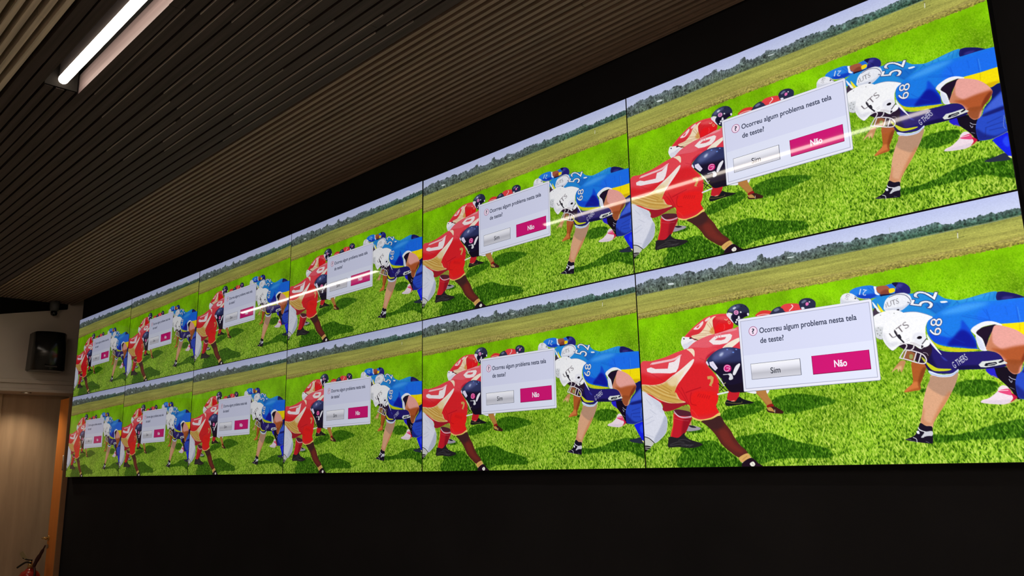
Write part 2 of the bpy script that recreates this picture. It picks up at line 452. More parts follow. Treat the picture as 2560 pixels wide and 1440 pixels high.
def paint_picture(ops):
    P = Paint(); img = P.img
    X = np.arange(PW)+.5; Y = (np.arange(PH)+.5)[:, None]
    ip = lambda l: np.interp(X, [a for a, _ in l], [b for _, b in l])[None, :]
    rgb = lambda *c: np.array(c, np.float32)/255
    mix = lambda a, b, t: a+(b-a)*t[..., None]
    # sky
    t = np.clip(Y/110, 0, 1)*np.ones((1, PW))
    sky = mix(rgb(190, 198, 238), rgb(216, 223, 246), t)
    img[:] = sky
    # tree belt
    n1 = P.fbm(5); n2 = P.noise(2, 2.5); n3 = P.fbm(22)
    hor, top, l1, l2 = ip(HOR), ip(TOP), ip(L1), ip(L2)
    d = Y-(top+2.2*n1+1.2*n2)
    m = np.clip(d/2.5, 0, 1)*(Y < hor)
    right = np.clip((X-1000)/500, 0, 1)[None, :]*np.ones_like(Y)
    h = np.clip((Y-top)/(hor-top), 0, 1)
    base = mix(mix(rgb(104, 116, 122), rgb(80, 94, 76), h), mix(rgb(96, 120, 118), rgb(46, 80, 58), h), right)
    base = base*(1+.13*n1[..., None]+.15*n2[..., None])
    img[:] = mix(img, base, m.astype(np.float32))
    # pale verge at the foot of the trees
    m = np.clip(1-np.abs(Y-hor+2)/5, 0, 1)*(.35+.4*right)
    img[:] = mix(img, np.ones_like(img)*rgb(176, 178, 132), m)
    # mown field
    st = P.noise(60, 1.6, -.01); st2 = P.noise(160, 5, -.01); fine = P.noise(1.6, 1.0)
    t = np.clip((Y-hor)/(l1-hor), 0, 1)
    fld = mix(rgb(164, 168, 82), rgb(170, 166, 82), t)*(1+.035*st+.04*st2+.03*fine)[..., None]
    img[:] = np.where((Y >= hor)[..., None], fld, img)
    t = np.clip((Y-l1)/(l2-l1), 0, 1)
    bd = mix(rgb(178, 168, 92), rgb(142, 132, 60), t)*(1+(.05+.11*t)*(P.noise(2.2, 1.6)+.3*st))[..., None]
    img[:] = np.where((Y >= l1+1.5*fine)[..., None], bd, img)
    leftw = np.clip(1-X/1100, 0, 1)[None, :]*np.ones_like(Y)
    m = np.clip(1-np.abs(Y-l1-1.0*fine)/2.6, 0, 1)*(.25+.6*leftw)
    img[:] = mix(img, np.ones_like(img)*rgb(104, 92, 24), m)
    m = np.clip(1-np.abs(Y-l1-10-.02*X[None, :])/7, 0, 1)*.4
    img[:] = mix(img, np.ones_like(img)*rgb(196, 186, 112), m)
    # turf
    t = np.clip((Y-l2)/520, 0, 1)*np.ones((1, PW)); t2 = np.clip((Y-l2)/(PH-l2), 0, 1)
    turf = mix(rgb(130, 198, 6), rgb(134, 184, 32), t)
    turf = mix(turf, np.ones_like(turf)*rgb(138, 186, 40), np.clip((t2-.5)*2, 0, 1))
    a = P.noise(1.0, 2.6, .45); b = P.noise(1.0, 2.8, -.5); c = P.noise(1.5, 4.4, .35); e = P.noise(1.5, 4.2, -.4)
    sm = np.maximum(a, b)-.55; bg = np.maximum(c, e)-.55
    g = sm*(1-t2)+bg*t2
    big = P.fbm(40)
    amp = np.clip(.05+.75*t2, 0, .52)
    hi = np.clip(g, 0, 2.2)/2.2; lo = np.clip(-g, 0, 1.6)/1.6
    turf = turf*(1+.05*big[..., None])
    turf = mix(turf, np.ones_like(turf)*rgb(214, 236, 108), np.clip(hi*amp*2.2, 0, .9))
    turf = mix(turf, np.ones_like(turf)*rgb(34, 78, 4), np.clip(lo*amp*1.9, 0, .92))
    edge = np.clip((Y-(l2+2.2*fine))/2, 0, 1)
    img[:] = mix(img, turf, edge.astype(np.float32))
    ragged = .55*P.noise(2, 3.4, .3)+.7*P.noise(7, 5)
    # the traced shapes
    for row in ops.strip().split('\n'):
        k, f1, f2, f3 = row.split('|')
        pts = [tuple(map(float, q.split(','))) for q in f3.split()]
        if k == 'H':
            q = P.smooth(pts); bb = P.box(q, 30)
            mm = np.zeros((PH, PW), np.float32)
            mm[bb[1]:bb[3], bb[0]:bb[2]] = P.fill(q, bb)
            mm = P.blur(mm, 9)
            mm = np.clip((mm-.5)*2.6+.16*ragged+.5, 0, 1)*(mm > .01)
            dark = mix(np.ones_like(img)*rgb(40, 94, 8), rgb(112, 164, 40)*np.ones_like(img), np.clip(hi*1.3, 0, 1))
            dark = mix(dark, np.ones_like(img)*rgb(14, 46, 2), np.clip(lo*.8, 0, 1))
            img[:] = mix(img, dark, mm*.9)
        elif k in 'PS':
            v = f2.split(',')
            P.poly(tuple(map(int, f1.split(','))), pts, float(v[0]), float(v[1]), int(v[2]), clip=k == 'S')
        elif k in 'LK':
            v = f2.split(',')
            P.line(tuple(map(int, f1.split(','))), pts, float(v[0]), float(v[1]), float(v[2]), clip=k == 'K')
        elif k == 'T':
            v = f2.split(',')
            oc = tuple(map(int, v[2].split('/'))) if v[2] else None
            P.text(v[1], tuple(map(int, f1.split(','))), pts, float(v[0]), oc)
    # cloth and skin grain so that flat areas are not dead flat
    img *= (1+.012*fine)[..., None]
    return np.clip(img, 0, 1)

# the players, traced as shapes: P filled shape, S soft shade within it, L stroke, K stroke within it, T lettering, H turf in shade
OPS = """
H|||208,1029 277,977 369,949 438,952 466,978 545,1035 578,1079 401,1083 223,1079 196,1063
H|||549,944 625,929 725,922 782,935 837,958 909,978 1018,1005 1027,1045 884,1046 771,1047 668,1070 628,1030
H|||475,833 512,798 639,776 697,766 716,810 592,840 507,850
H|||758,788 781,757 878,745 987,760 1042,776 1076,799 944,824 823,838
H|||231,975 354,964 365,994 251,1010
H|||1584,759 1632,746 1714,753 1749,776 1721,803 1651,815 1582,799 1568,776
H|||1471,962 1547,965 1632,954 1690,933 1745,924 1814,915 1914,943 1918,1029 1816,989 1736,990 1628,987 1543,993 1485,994
H|||1448,767 1481,768 1476,783 1449,781
H|||285,877 374,881 354,907 283,900
H|||-9,972 40,974 29,997 -6,996
L|235,235,225|2.8,1,0.0|1678,123 1676,147
L|90,70,70|1.8,1,0.0|1678,121 1678,125
L|70,80,30|1.5,1,0.0|1678,147 1701,145
L|110,110,40|1.2,1,0.0|1631,144 1669,146
L|150,160,160|1.2,1,0.0|1406,40 1406,67 1407,115
L|175,185,185|1.7,1,0.0|396,45 396,121
L|175,185,185|1.7,1,0.0|471,55 475,118
L|175,185,185|1.8,1,0.0|303,61 305,124
L|175,185,185|1.7,1,0.0|584,64 586,116
L|175,185,185|1.6,1,0.0|634,65 635,121
L|175,185,185|1.9,1,0.0|33,73 35,123
L|175,185,185|1.9,1,0.0|79,85 81,126
L|175,185,185|1.8,1,0.0|148,105 150,123
L|175,185,185|1.8,1,0.0|180,98 180,123
L|175,185,185|1.8,1,0.0|259,91 258,122
L|175,185,185|1.8,1,0.0|329,91 330,122
P|215,225,225|0,1,1|214,91 245,92 250,102 220,101
P|215,225,225|0,1,1|913,81 940,81 947,86 916,85
P|225,60,55|0,1,1|718,347 736,328 765,323 802,333 808,353
L|255,235,230|2.7,1,0.0|726,345 759,342 790,347
P|48,50,78|0,1,1|801,339 817,324 845,317 875,326 894,349 891,361 802,350
S|120,125,155|2.3,0.9,1|816,332 836,323 847,332 827,339
P|232,68,72|0,1,1|854,322 877,309 927,313 949,322 963,348 956,356 884,351 863,329
L|255,230,230|4.5,1,0.0|911,318 916,328 897,344
P|42,46,75|0,1,1|948,316 958,302 982,296 1011,303 1029,320 1030,338 1020,351 961,348 950,328
S|120,128,160|2.2,0.9,1|961,313 977,304 988,310 968,319
P|240,120,190|0,1,1|981,323 989,317 997,323 993,332 983,333
P|235,235,245|0,1,1|958,338 970,338 974,346 961,348
P|235,235,245|0,1,1|998,315 1004,315 1004,320 999,320
P|236,75,82|0,1,1|296,399 318,379 343,360 372,342 406,323 438,311 475,305 506,304 539,307 562,313 575,335 591,352 590,369 582,392 552,397 519,402 484,405 430,411 365,425 328,407
S|215,35,48|5.5,0.6,1|305,398 342,372 393,369 410,381 381,399 328,406
K|240,110,50|3.5,0.5,0.9|296,396 343,359 406,322 475,304 539,307
P|246,225,190|0,1,1|494,313 474,315 441,335 420,366 386,392 345,397 340,404 366,422 411,420 475,405 478,384 474,364 472,334 484,320
S|222,160,70|4.1,0.8,1|474,364 450,388 464,404 482,404 479,384
K|170,90,45|1.9,0.7,0.4|440,347 472,393
K|170,90,45|1.9,0.7,0.4|452,341 475,384
K|170,90,45|1.9,0.7,0.4|410,377 472,395
K|170,90,45|1.9,0.7,0.4|382,393 467,399
K|170,90,45|1.9,0.7,0.4|347,400 431,405
K|170,90,45|1.9,0.7,0.4|362,415 416,417
P|222,40,48|0,1,1|478,325 505,313 544,316 571,338 590,364 583,390 542,397 486,405 478,384 472,354
S|240,95,100|6.4,0.8,1|487,318 544,317 568,338 546,342 504,332
S|240,25,32|5.2,0.9,1|482,377 502,356 536,357 579,366 579,388 542,396 489,401
K|170,15,35|2.1,0.8,0.4|478,325 473,356 479,384 486,403
K|175,20,35|1.7,0.6,0.6|482,377 493,354 516,338
K|255,120,120|2.9,0.6,1.0|537,364 540,377 535,391
K|175,15,30|2.5,0.7,0.8|498,402 542,394 583,388
P|250,225,228|0,1,1|354,364 367,354 386,345 414,329 416,340 403,356 384,368 366,368
P|250,215,220|0,1,1|426,330 438,319 459,313 456,324 437,333
P|236,75,82|0,1,1|373,356 390,347 395,347 382,361
L|245,170,140|4.5,1,0.0|543,337 553,343 560,338
L|240,150,110|4.1,1,0.0|562,354 566,364 574,362 571,353 563,349
P|248,246,252|0,1,1|284,396 300,399 328,405 356,423 370,427 344,439 316,462 308,478 288,464 272,432 275,412
S|205,205,225|4.3,0.5,1|281,439 314,433 344,430 311,467 288,462
K|150,150,170|1.3,0.8,0.2|316,435 335,427 361,426
P|25,15,30|0,1,1|325,412 330,405 348,412 377,424 361,422 346,414
P|40,40,50|0,1,1|287,405 294,405 296,411 289,411
P|240,232,245|0,1,1|561,305 589,315 590,329 579,339 601,362 588,361 569,336 556,318
P|44,48,76|0,1,1|560,311 563,296 575,284 596,273 622,269 647,272 669,284 683,304 685,320 680,338 662,341 642,349 631,354 620,380 598,368 583,344 581,328 590,314 569,305
S|95,102,140|7.1,0.9,1|570,299 584,279 617,273 638,282 611,295 593,302
S|215,222,240|2.4,0.95,1|594,289 601,283 614,284 609,291 600,294
S|20,12,38|6.1,0.8,1|587,325 612,324 666,319 679,338 623,349 617,371 598,365
P|20,20,40|0,1,1|610,275 615,276 616,279 611,279
P|20,20,40|0,1,1|639,282 644,282 645,286 640,285
P|20,20,40|0,1,1|664,286 669,286 670,290 665,289
P|246,160,214|0,1,1|599,310 603,302 613,300 623,305 625,314 621,321 611,324 602,319
L|90,40,90|2.8,1,0.0|618,309 610,306 606,312 610,318 616,316 614,313
P|238,236,246|0,1,1|620,334 628,331 629,338 623,343
P|238,236,246|0,1,1|608,347 617,346 618,354 610,355
P|238,236,246|0,1,1|602,358 611,357 609,365 604,365
P|238,236,246|0,1,1|672,325 681,325 681,336 674,337
P|238,236,246|0,1,1|633,311 640,310 642,316 635,317
P|238,236,246|0,1,1|617,341 630,339 630,346 620,347
P|238,98,112|0,1,1|309,466 356,433 412,416 444,409 486,405 553,396 585,394 636,393 637,519 466,512 333,485
S|225,50,70|8.4,0.8,1|401,493 470,467 547,463 622,451 624,518
P|244,150,160|0,1,1|479,407 537,398 570,392 596,392 610,399 573,405 530,405 497,412
K|215,70,90|1.6,0.8,0.4|497,410 537,405 562,407
P|250,238,238|0,1,0|442,439 465,425 483,416 525,416 568,416 579,425 570,444 547,461 503,464 466,460
P|232,90,104|0,1,0|476,437 495,428 544,429 536,440 514,443 477,438
L|244,150,160|4.1,1,0.0|482,408 484,424
L|244,150,160|4.1,1,0.0|497,408 498,426
L|244,150,160|4.1,1,0.0|513,408 513,426
P|250,238,220|0,1,1|517,485 558,459 617,442 622,456 581,482 555,494
K|200,150,90|1.6,0.6,0.4|529,486 542,472
K|200,150,90|1.6,0.6,0.4|540,487 550,475
K|200,150,90|1.6,0.6,0.4|553,487 556,475
P|30,20,32|0,1,1|535,653 573,607 656,615 647,707 596,718 535,702
P|200,32,44|0,1,1|529,713 544,676 607,681 597,714 584,743 560,760 524,750
S|120,20,35|5.6,0.9,1|533,702 607,681 595,714 563,704
K|245,210,190|2.8,1,0.0|522,748 541,757 562,756
P|24,24,30|0,1,1|510,760 523,750 562,761 589,739 613,752 668,772 639,777 598,778 526,781 510,772
K|150,130,70|2.4,0.8,0.0|515,761 557,769 599,770 603,763
P|186,128,66|0,1,1|676,713 734,716 747,747 765,781 738,792 717,767 699,744
S|140,85,40|5.4,0.7,1|676,713 699,744 738,792 719,782 682,750
P|240,240,248|0,1,1|631,714 681,717 681,730 644,722
P|240,240,248|0,1,1|739,718 756,719 744,735
P|150,28,30|0,1,1|733,793 762,784 771,798 743,803
P|62,30,28|0,1,1|735,804 771,798 795,810 819,827 808,835 773,831 739,823
P|195,150,80|0,1,1|736,804 757,802 774,825 763,822 742,816
L|225,230,200|2.2,1,0.0|775,814 774,828
P|205,160,110|0,1,1|277,857 297,835 302,862 285,867
P|165,158,170|0,1,1|254,889 261,869 304,866 352,880 349,891 292,896
L|235,225,235|4.2,1,0.0|259,887 269,872
P|40,38,50|0,1,1|281,865 313,869 330,879 303,878
P|228,230,244|0,1,1|-4,672 0,664 36,681 84,707 112,729 125,750 141,799 154,828 145,890 107,928 67,950 50,936 -5,914
S|178,184,206|6.1,0.8,1|140,807 154,832 145,890 107,928 67,949 63,927 96,880 123,838
S|200,204,222|11.4,0.5,1|36,679 116,738 141,799 104,773 68,726
K|180,184,205|2.7,0.7,1.3|11,824 62,807
K|180,184,205|2.7,0.7,1.3|10,848 70,827
K|180,184,205|2.7,0.7,1.4|45,769 83,796
K|180,184,205|2.7,0.7,1.3|6,900 59,919
K|180,184,205|2.7,0.7,1.3|24,711 57,746
P|205,206,200|0,1,1|-3,914 29,925 58,946 38,968 -1,968
L|15,12,20|4.0,1,0.0|-2,913 29,923 61,948
P|30,25,30|0,1,1|-2,962 38,968 15,985 -3,994
L|235,235,225|2.7,1,0.0|-1,969 36,973
L|235,235,225|2.7,1,0.0|-2,978 20,981
P|150,150,60|0,1,1|220,780 247,768 289,763 297,796 255,790
P|88,34,50|0,1,1|199,783 228,779 300,797 307,820 243,821 204,805
P|200,28,44|0,1,1|197,794 225,812 306,822 288,862 259,907 225,927 169,923 188,857
S|140,18,35|6.7,0.8,1|261,822 306,822 288,862 259,907 236,914
K|245,80,50|6.0,0.8,1.3|198,798 189,857 170,923
L|236,205,220|3.5,1,0.0|199,786 225,812 261,822 305,819
L|236,205,220|2.6,1,0.0|200,795 229,818 261,826 302,825
K|225,110,120|1.7,0.7,0.0|196,822 242,836 287,842
P|36,33,38|0,1,1|151,944 156,922 174,920 216,926 255,902 259,919 289,939 351,959 354,971 294,982 212,975 151,974
K|95,92,96|2.1,0.9,0.4|162,961 214,948 251,953
K|95,92,96|2.1,0.9,0.4|161,967 232,960 268,965
K|95,92,96|2.1,0.9,0.4|215,940 252,937 288,950
K|95,92,96|2.1,0.9,0.4|231,969 305,966
K|95,92,96|2.1,0.9,0.4|259,972 278,965
K|95,92,96|2.1,0.9,0.4|277,975 296,968
P|236,72,84|0,1,1|2,511 75,505 160,494 238,475 305,463 352,462 410,470 476,478 488,491 447,513 418,538 425,566 449,595 472,628 483,660 476,705 477,709 468,750 456,776 469,805 472,824 400,838 355,845 312,824 300,797 290,757 199,779 151,785 128,774 121,738 0,648
S|226,34,42|13.7,0.95,1|-2,569 94,594 240,575 336,545 408,552 464,616 483,660 471,826 289,823 120,750 -5,643
S|240,30,30|9.3,0.9,1|327,697 390,691 455,707 467,750 453,779 464,806 335,818 310,786 305,742
S|160,26,44|4.4,0.95,1|121,734 193,737 268,740 293,769 227,782 151,788 123,774
S|165,15,50|5.1,0.8,1|413,541 429,511 475,493 455,518 434,555 425,566
K|170,12,30|4.2,0.8,1.2|374,674 318,685 281,694
K|180,12,25|3.8,0.8,1.3|315,696 306,723 310,755 339,764
K|165,12,28|2.9,0.75,0.8|362,706 350,720
K|165,12,28|2.9,0.75,0.8|374,709 363,724
K|165,12,28|2.9,0.75,0.8|387,712 376,727
K|165,12,28|2.9,0.75,0.8|399,715 389,730
K|165,12,28|2.9,0.75,0.8|411,719 402,733
K|165,12,28|2.9,0.75,0.8|423,722 415,737
K|175,15,30|3.9,0.7,1.3|255,664 271,697 295,753 300,797
K|175,15,30|3.0,0.7,1.3|227,662 253,696 286,749
K|255,90,80|3.4,0.5,1.7|310,786 327,802 343,826
K|190,30,50|3.2,0.7,1.4|70,576 118,604 160,628
K|200,40,60|2.5,0.8,0.8|379,522 409,537 403,552
K|200,40,60|2.6,0.5,1.3|315,459 388,467 433,469
P|252,240,232|0,1,1|-1,629 71,637 140,631 200,600 265,566 340,522 331,552 265,617 229,654 210,692 220,689 241,726 274,745 178,743 108,719 60,691 0,660
S|214,170,80|8.3,0.95,1|1,631 71,639 140,633 204,608 237,619 224,666 232,718 274,746 178,744 60,693 0,660
S|245,225,185|7.0,0.8,1|165,621 205,604 268,578 288,564 256,613 225,650 187,651
K|150,95,20|2.7,0.6,0.9|21,635 135,699 256,735
K|150,95,20|2.7,0.6,0.9|51,637 160,689 216,705
K|150,95,20|2.7,0.6,0.9|91,639 184,686
K|150,95,20|2.7,0.6,0.9|125,637 194,679
K|150,95,20|2.7,0.6,0.9|9,657 110,713 227,749
K|250,235,180|2.3,0.7,0.9|36,636 145,693 238,722
K|250,235,180|2.3,0.7,0.9|76,639 174,690
K|250,235,180|2.3,0.7,0.9|15,649 115,705
P|250,228,200|0,1,1|303,466 338,466 351,483 347,510 335,495 318,477
L|248,196,202|4.6,1,0.0|67,524 84,517 149,518 217,509 268,492
L|248,196,202|11.7,1,0.0|79,520 149,516 217,511 258,497
P|250,238,242|0,1,0|187,526 220,523 263,497 256,525 244,560 228,580 192,584 120,576 71,572 41,561 40,544 68,539 97,551 177,557
L|200,90,110|1.3,0.8,0.0|276,485 246,560 190,615 150,627
P|240,208,112|0,1,1|308,822 356,839 423,832 471,810 473,826 413,842 359,848 320,837
K|180,140,50|2.0,0.8,0.0|315,836 359,847 413,841 472,826
P|214,165,95|0,1,0|416,621 441,619 454,630 449,653 437,670 444,676 423,668 435,648 435,636 418,636
P|92,38,34|0,1,1|363,847 422,842 472,826 498,864 528,903 546,937 572,974 611,1015 566,1037 515,1006 471,968 449,933 421,898 389,869
S|60,35,38|10.2,0.8,1|363,847 472,826 498,864 461,893 417,894 389,869
S|128,46,38|8.8,0.7,1|460,904 503,898 540,962 593,1011 548,1006 489,964
K|40,15,18|3.3,0.6,1.2|389,869 421,898 449,933 471,968 515,1006
P|222,172,98|0,1,1|563,1037 609,1017 626,1036 614,1048 577,1061
L|245,235,235|2.3,1,0.0|578,1061 614,1049 626,1036
K|160,100,50|2.7,0.7,0.8|581,1047 607,1030
P|32,14,32|0,1,1|579,1063 628,1039 661,1063 686,1086 586,1085
P|240,238,225|0,1,1|619,1066 637,1057 647,1070 636,1081 623,1077
L|120,120,90|1.5,1,0.0|631,1064 636,1075
P|24,16,34|0,1,1|500,638 543,604 645,599 648,700 563,715 527,694
L|25,20,30|4.1,1,0.0|478,663 534,713
L|25,20,30|4.0,1,0.0|543,653 483,702
L|25,20,30|3.2,1,0.0|500,657 485,679 508,711
L|232,228,240|5.8,1,0.0|473,617 500,657 511,677
L|232,236,240|8.1,1,0.0|471,717 530,710
L|170,170,120|4.0,1,0.0|503,673 539,649
P|48,54,98|0,1,1|418,543 444,515 488,491 541,483 604,495 652,524 664,616 631,657 588,672 537,672 501,642 473,613 449,591 428,566
S|24,16,42|10.3,0.95,1|425,566 469,558 556,563 671,579 649,688 537,679 465,612
S|95,105,160|11.7,0.8,1|454,530 483,502 541,489 582,509 528,534 471,543
S|200,210,240|4.9,0.9,1|495,519 507,508 522,508 516,519 505,525
P|110,150,235|0,1,1|540,492 548,492 549,497 541,497
P|110,150,235|0,1,1|572,510 581,510 581,515 574,515
P|110,150,235|0,1,1|590,497 599,498 599,503 592,502
P|236,228,250|0,1,0|436,548 458,546 482,584 466,596 450,580 436,564
L|170,165,190|1.2,1,0.0|447,558 471,589
P|236,228,250|0,1,1|415,549 422,542 431,562 425,564
P|214,28,120|0,1,1|515,590 522,575 538,571 554,578 559,594 552,606 534,608 519,602
L|246,190,225|3.6,1,0.0|552,582 537,575 522,581 518,594 526,604 535,603
L|246,190,225|3.6,1,0.0|532,588 551,591 537,605
P|240,238,246|0,1,1|565,621 582,586 606,572 609,582 594,605 576,628
P|225,225,232|0,1,1|540,645 545,630 536,619 557,619 565,644 548,651
L|220,220,228|3.6,1,0.0|511,620 542,621
P|40,128,232|0,1,1|1195,303 1213,290 1244,285 1288,286 1317,296 1346,299 1386,295 1396,308 1395,340 1347,348 1301,347 1264,348 1238,337 1216,321
S|18,56,190|5.5,0.9,1|1226,321 1267,324 1303,326 1319,332 1294,347 1254,346
K|20,60,180|2.0,0.7,0.7|1280,295 1304,323
K|20,60,180|2.0,0.7,0.7|1294,294 1314,318
P|244,246,252|0,1,1|1306,295 1317,298 1317,321 1327,334 1323,337 1309,329 1308,313
P|168,92,66|0,1,1|1319,299 1359,299 1375,314 1370,338 1341,346 1329,332 1319,321
S|120,55,40|4.0,0.7,1|1329,332 1351,317 1372,324 1370,338 1341,346
P|38,110,220|0,1,1|1367,299 1390,296 1393,318 1377,316
P|250,218,24|0,1,1|1371,318 1393,317 1394,332 1372,336
P|38,36,122|0,1,1|1392,294 1418,294 1442,304 1459,325 1458,349 1442,355 1412,348 1394,339 1401,315
S|80,80,170|5.2,0.7,1|1401,305 1417,301 1432,307 1415,321 1402,322
K|20,18,70|2.0,0.7,0.7|1409,313 1423,329 1425,343
P|22,20,70|0,1,1|1386,292 1412,294 1400,312 1396,308
P|28,24,60|0,1,1|1329,337 1361,338 1412,343 1399,349 1346,352
T|240,244,250|0.0,21,|1276,305 1246,295 1267,331
L|232,226,120|2.4,1,0.0|1228,335 1254,343 1281,347
P|240,240,247|0,1,1|1148,344 1151,323 1165,308 1187,305 1207,312 1222,325 1232,339 1238,348 1233,357 1210,377 1148,368
S|205,208,222|4.3,0.7,1|1148,344 1153,323 1166,336 1213,347 1233,355 1176,372
L|30,30,60|1.7,1,0.0|1217,325 1228,338 1238,348
T|130,128,135|0.0,UTS,|1183,338 1196,314 1171,329
P|40,30,50|0,1,1|1215,333 1221,333 1221,338 1216,338
P|38,142,222|0,1,1|1288,360 1321,346 1367,344 1412,346 1461,353 1490,352 1535,359 1563,370 1590,393 1618,404 1646,411 1690,407 1733,400 1775,396 1792,402 1796,435 1756,439 1701,428 1644,434 1552,462 1531,485 1462,449 1401,440 1340,411 1292,393
S|20,92,200|5.6,0.6,1|1512,417 1538,404 1588,412 1617,414 1584,441 1547,455 1526,432
S|70,175,240|4.8,0.6,1|1618,407 1690,409 1775,399 1759,411 1674,419
K|14,80,185|2.2,0.7,0.6|1512,417 1537,437 1553,455
K|14,80,185|2.2,0.7,0.6|1558,411 1573,436
K|14,80,185|2.2,0.7,0.6|1579,411 1585,431
K|14,80,185|2.1,0.7,0.6|1597,414 1604,428
K|14,80,185|2.2,0.7,0.6|1633,406 1644,427
K|14,80,185|2.1,0.7,0.6|1681,408 1671,425
K|14,80,185|2.1,0.7,0.6|1699,404 1702,424
K|14,80,185|2.0,0.7,0.6|1750,400 1739,417
K|14,80,185|2.1,0.7,0.6|1766,399 1754,432
K|14,80,185|2.0,0.7,0.6|1782,405 1774,429
K|14,80,185|2.1,0.7,0.6|1643,414 1621,430
P|240,244,250|0,1,1|1574,405 1597,407 1601,413 1579,413
P|32,30,102|0,1,1|1792,401 1823,407 1853,419 1879,439 1908,441 1878,445 1791,438
P|28,26,96|0,1,1|1802,402 1828,407 1859,420 1885,436 1889,440 1845,442 1793,436
S|70,60,150|3.3,0.6,1|1803,430 1817,422 1847,429 1828,438
T|246,248,252|2.8,52,20/30/95|1535,430 1569,365 1449,405
P|244,230,40|0,1,1|1313,373 1323,388 1336,414 1323,412 1315,393
P|244,246,252|0,1,1|1292,363 1301,374 1323,412 1313,412 1297,384
P|70,56,76|0,1,1|1290,407 1302,392 1310,410 1319,418 1291,431
P|238,240,248|0,1,1|1339,394 1350,366 1372,349 1399,344 1431,345 1453,357 1460,379 1454,392 1423,415 1399,422 1352,416 1340,406
S|196,202,222|4.5,0.7,1|1340,404 1389,405 1424,403 1455,385 1458,390 1422,416 1387,423
L|28,28,70|2.0,1,0.0|1366,355 1399,347 1433,354 1450,371 1456,388
L|190,196,214|2.6,1,0.0|1373,349 1399,344 1431,345 1453,358
T|120,118,124|0.0,UTS,|1357,397 1407,387 1355,374
L|100,104,140|2.3,1,0.0|1350,382 1350,397
P|28,26,46|0,1,1|1393,414 1402,412 1403,418 1396,420
L|30,30,60|2.6,1,0.0|1442,388 1449,392
P|248,248,252|0,1,1|1287,437 1312,420 1359,412 1397,418 1420,436 1404,467 1360,508 1325,537 1293,528 1290,485
S|205,208,214|5.3,0.8,1|1290,485 1312,481 1330,490 1322,536 1293,528
P|140,142,140|0,1,1|1303,482 1307,482 1307,486 1303,485
P|140,142,140|0,1,1|1311,493 1316,494 1315,497 1312,497
P|140,142,140|0,1,1|1295,495 1299,495 1299,498 1295,498
P|140,142,140|0,1,1|1305,516 1310,516 1310,520 1306,520
P|140,142,140|0,1,1|1313,507 1317,507 1317,511 1313,510
P|140,142,140|0,1,1|1296,508 1301,508 1301,512 1297,512
P|140,142,140|0,1,1|1319,427 1323,427 1323,430 1319,430
P|140,142,140|0,1,1|1378,427 1382,427 1382,430 1378,430
L|110,110,110|2.0,1,0.0|1296,530 1312,538 1319,533
P|196,140,92|0,1,1|1385,639 1403,645 1396,662 1391,673 1380,690 1374,674 1368,688 1363,673 1339,686 1354,667 1369,652
S|235,200,150|3.9,0.7,1|1339,686 1364,667 1383,662 1377,684
P|176,92,42|0,1,1|1428,650 1467,659 1485,666 1483,681 1462,727 1451,748 1449,770 1422,774 1382,777 1393,762 1421,739 1424,694
S|214,124,66|4.5,0.9,1|1382,777 1393,762 1424,736 1451,742 1448,760 1421,765
S|120,56,22|3.8,0.7,1|1464,685 1483,681 1462,727 1451,748 1449,770 1442,741
P|38,46,64|0,1,1|1820,928 1863,921 1899,916 1914,948 1864,943 1834,937
P|40,34,205|0,1,1|1709,709 1752,705 1755,748 1725,735
P|20,12,30|0,1,1|1745,700 1797,713 1817,743 1807,803 1815,835 1803,834 1788,800 1771,776 1748,746 1742,718
L|225,200,60|1.7,1,0.0|1730,736 1744,745
L|225,200,60|1.7,1,0.0|1735,746 1750,755
L|225,200,60|1.7,1,0.0|1740,756 1755,765
L|225,200,60|1.6,1,0.0|1746,766 1760,775
L|220,222,240|2.1,1,0.0|1788,745 1796,754 1810,760
L|200,200,225|2.1,1,0.0|1786,756 1792,769 1796,762
L|150,150,170|1.6,1,0.0|1787,789 1799,797
P|242,222,232|0,1,1|1673,840 1681,831 1707,824 1737,802 1745,787 1760,778 1778,786 1788,815 1805,828 1793,840 1761,853 1726,851 1693,846
S|215,200,215|3.3,0.6,1|1673,840 1706,834 1750,837 1781,836 1761,853 1693,846
P|232,74,126|0,1,1|1741,801 1760,794 1783,795 1788,819 1764,813
L|250,240,245|2.1,1,0.0|1744,798 1764,799 1777,799
P|200,24,66|0,1,1|1787,811 1805,828 1793,840 1779,846 1790,831
L|235,190,160|1.6,1,0.0|1761,853 1793,845 1813,837
K|120,100,110|1.2,0.8,0.2|1712,825 1723,821
K|120,100,110|1.2,0.8,0.2|1717,819 1730,820
K|120,100,110|1.2,0.8,0.2|1732,806 1758,811
K|120,100,110|1.2,0.8,0.2|1727,812 1744,814
K|120,100,110|1.2,0.8,0.2|1748,821 1765,823
P|18,32,232|0,1,1|1865,844 1919,831 1923,879 1921,938 1913,937 1894,908 1865,858
S|60,110,255|4.1,0.5,1|1896,861 1915,845 1917,888 1905,889
P|240,240,150|0,1,1|1907,931 1919,936 1919,944 1912,940
P|40,76,200|0,1,1|1884,614 1920,608 1924,607 1930,764 1921,740 1919,789 1920,827 1868,841 1815,835 1806,810 1806,773 1816,743 1836,716 1829,731 1837,724 1851,694 1881,663
S|14,18,84|4.6,0.9,1|1884,614 1924,607 1922,641 1893,664 1870,682 1850,700 1846,689 1873,660
S|80,110,225|4.6,0.7,1|1852,704 1892,672 1924,655 1924,703 1853,714
S|20,26,110|4.2,0.9,1|1852,721 1923,713 1927,727 1840,734
S|22,30,120|5.1,0.8,1|1806,778 1840,814 1879,831 1920,822 1920,827 1868,841 1815,835 1806,810
K|16,20,100|1.8,0.7,0.7|1843,785 1907,780
K|16,20,100|1.8,0.7,0.7|1850,767 1906,755
K|16,20,100|1.8,0.7,0.7|1843,785 1836,823
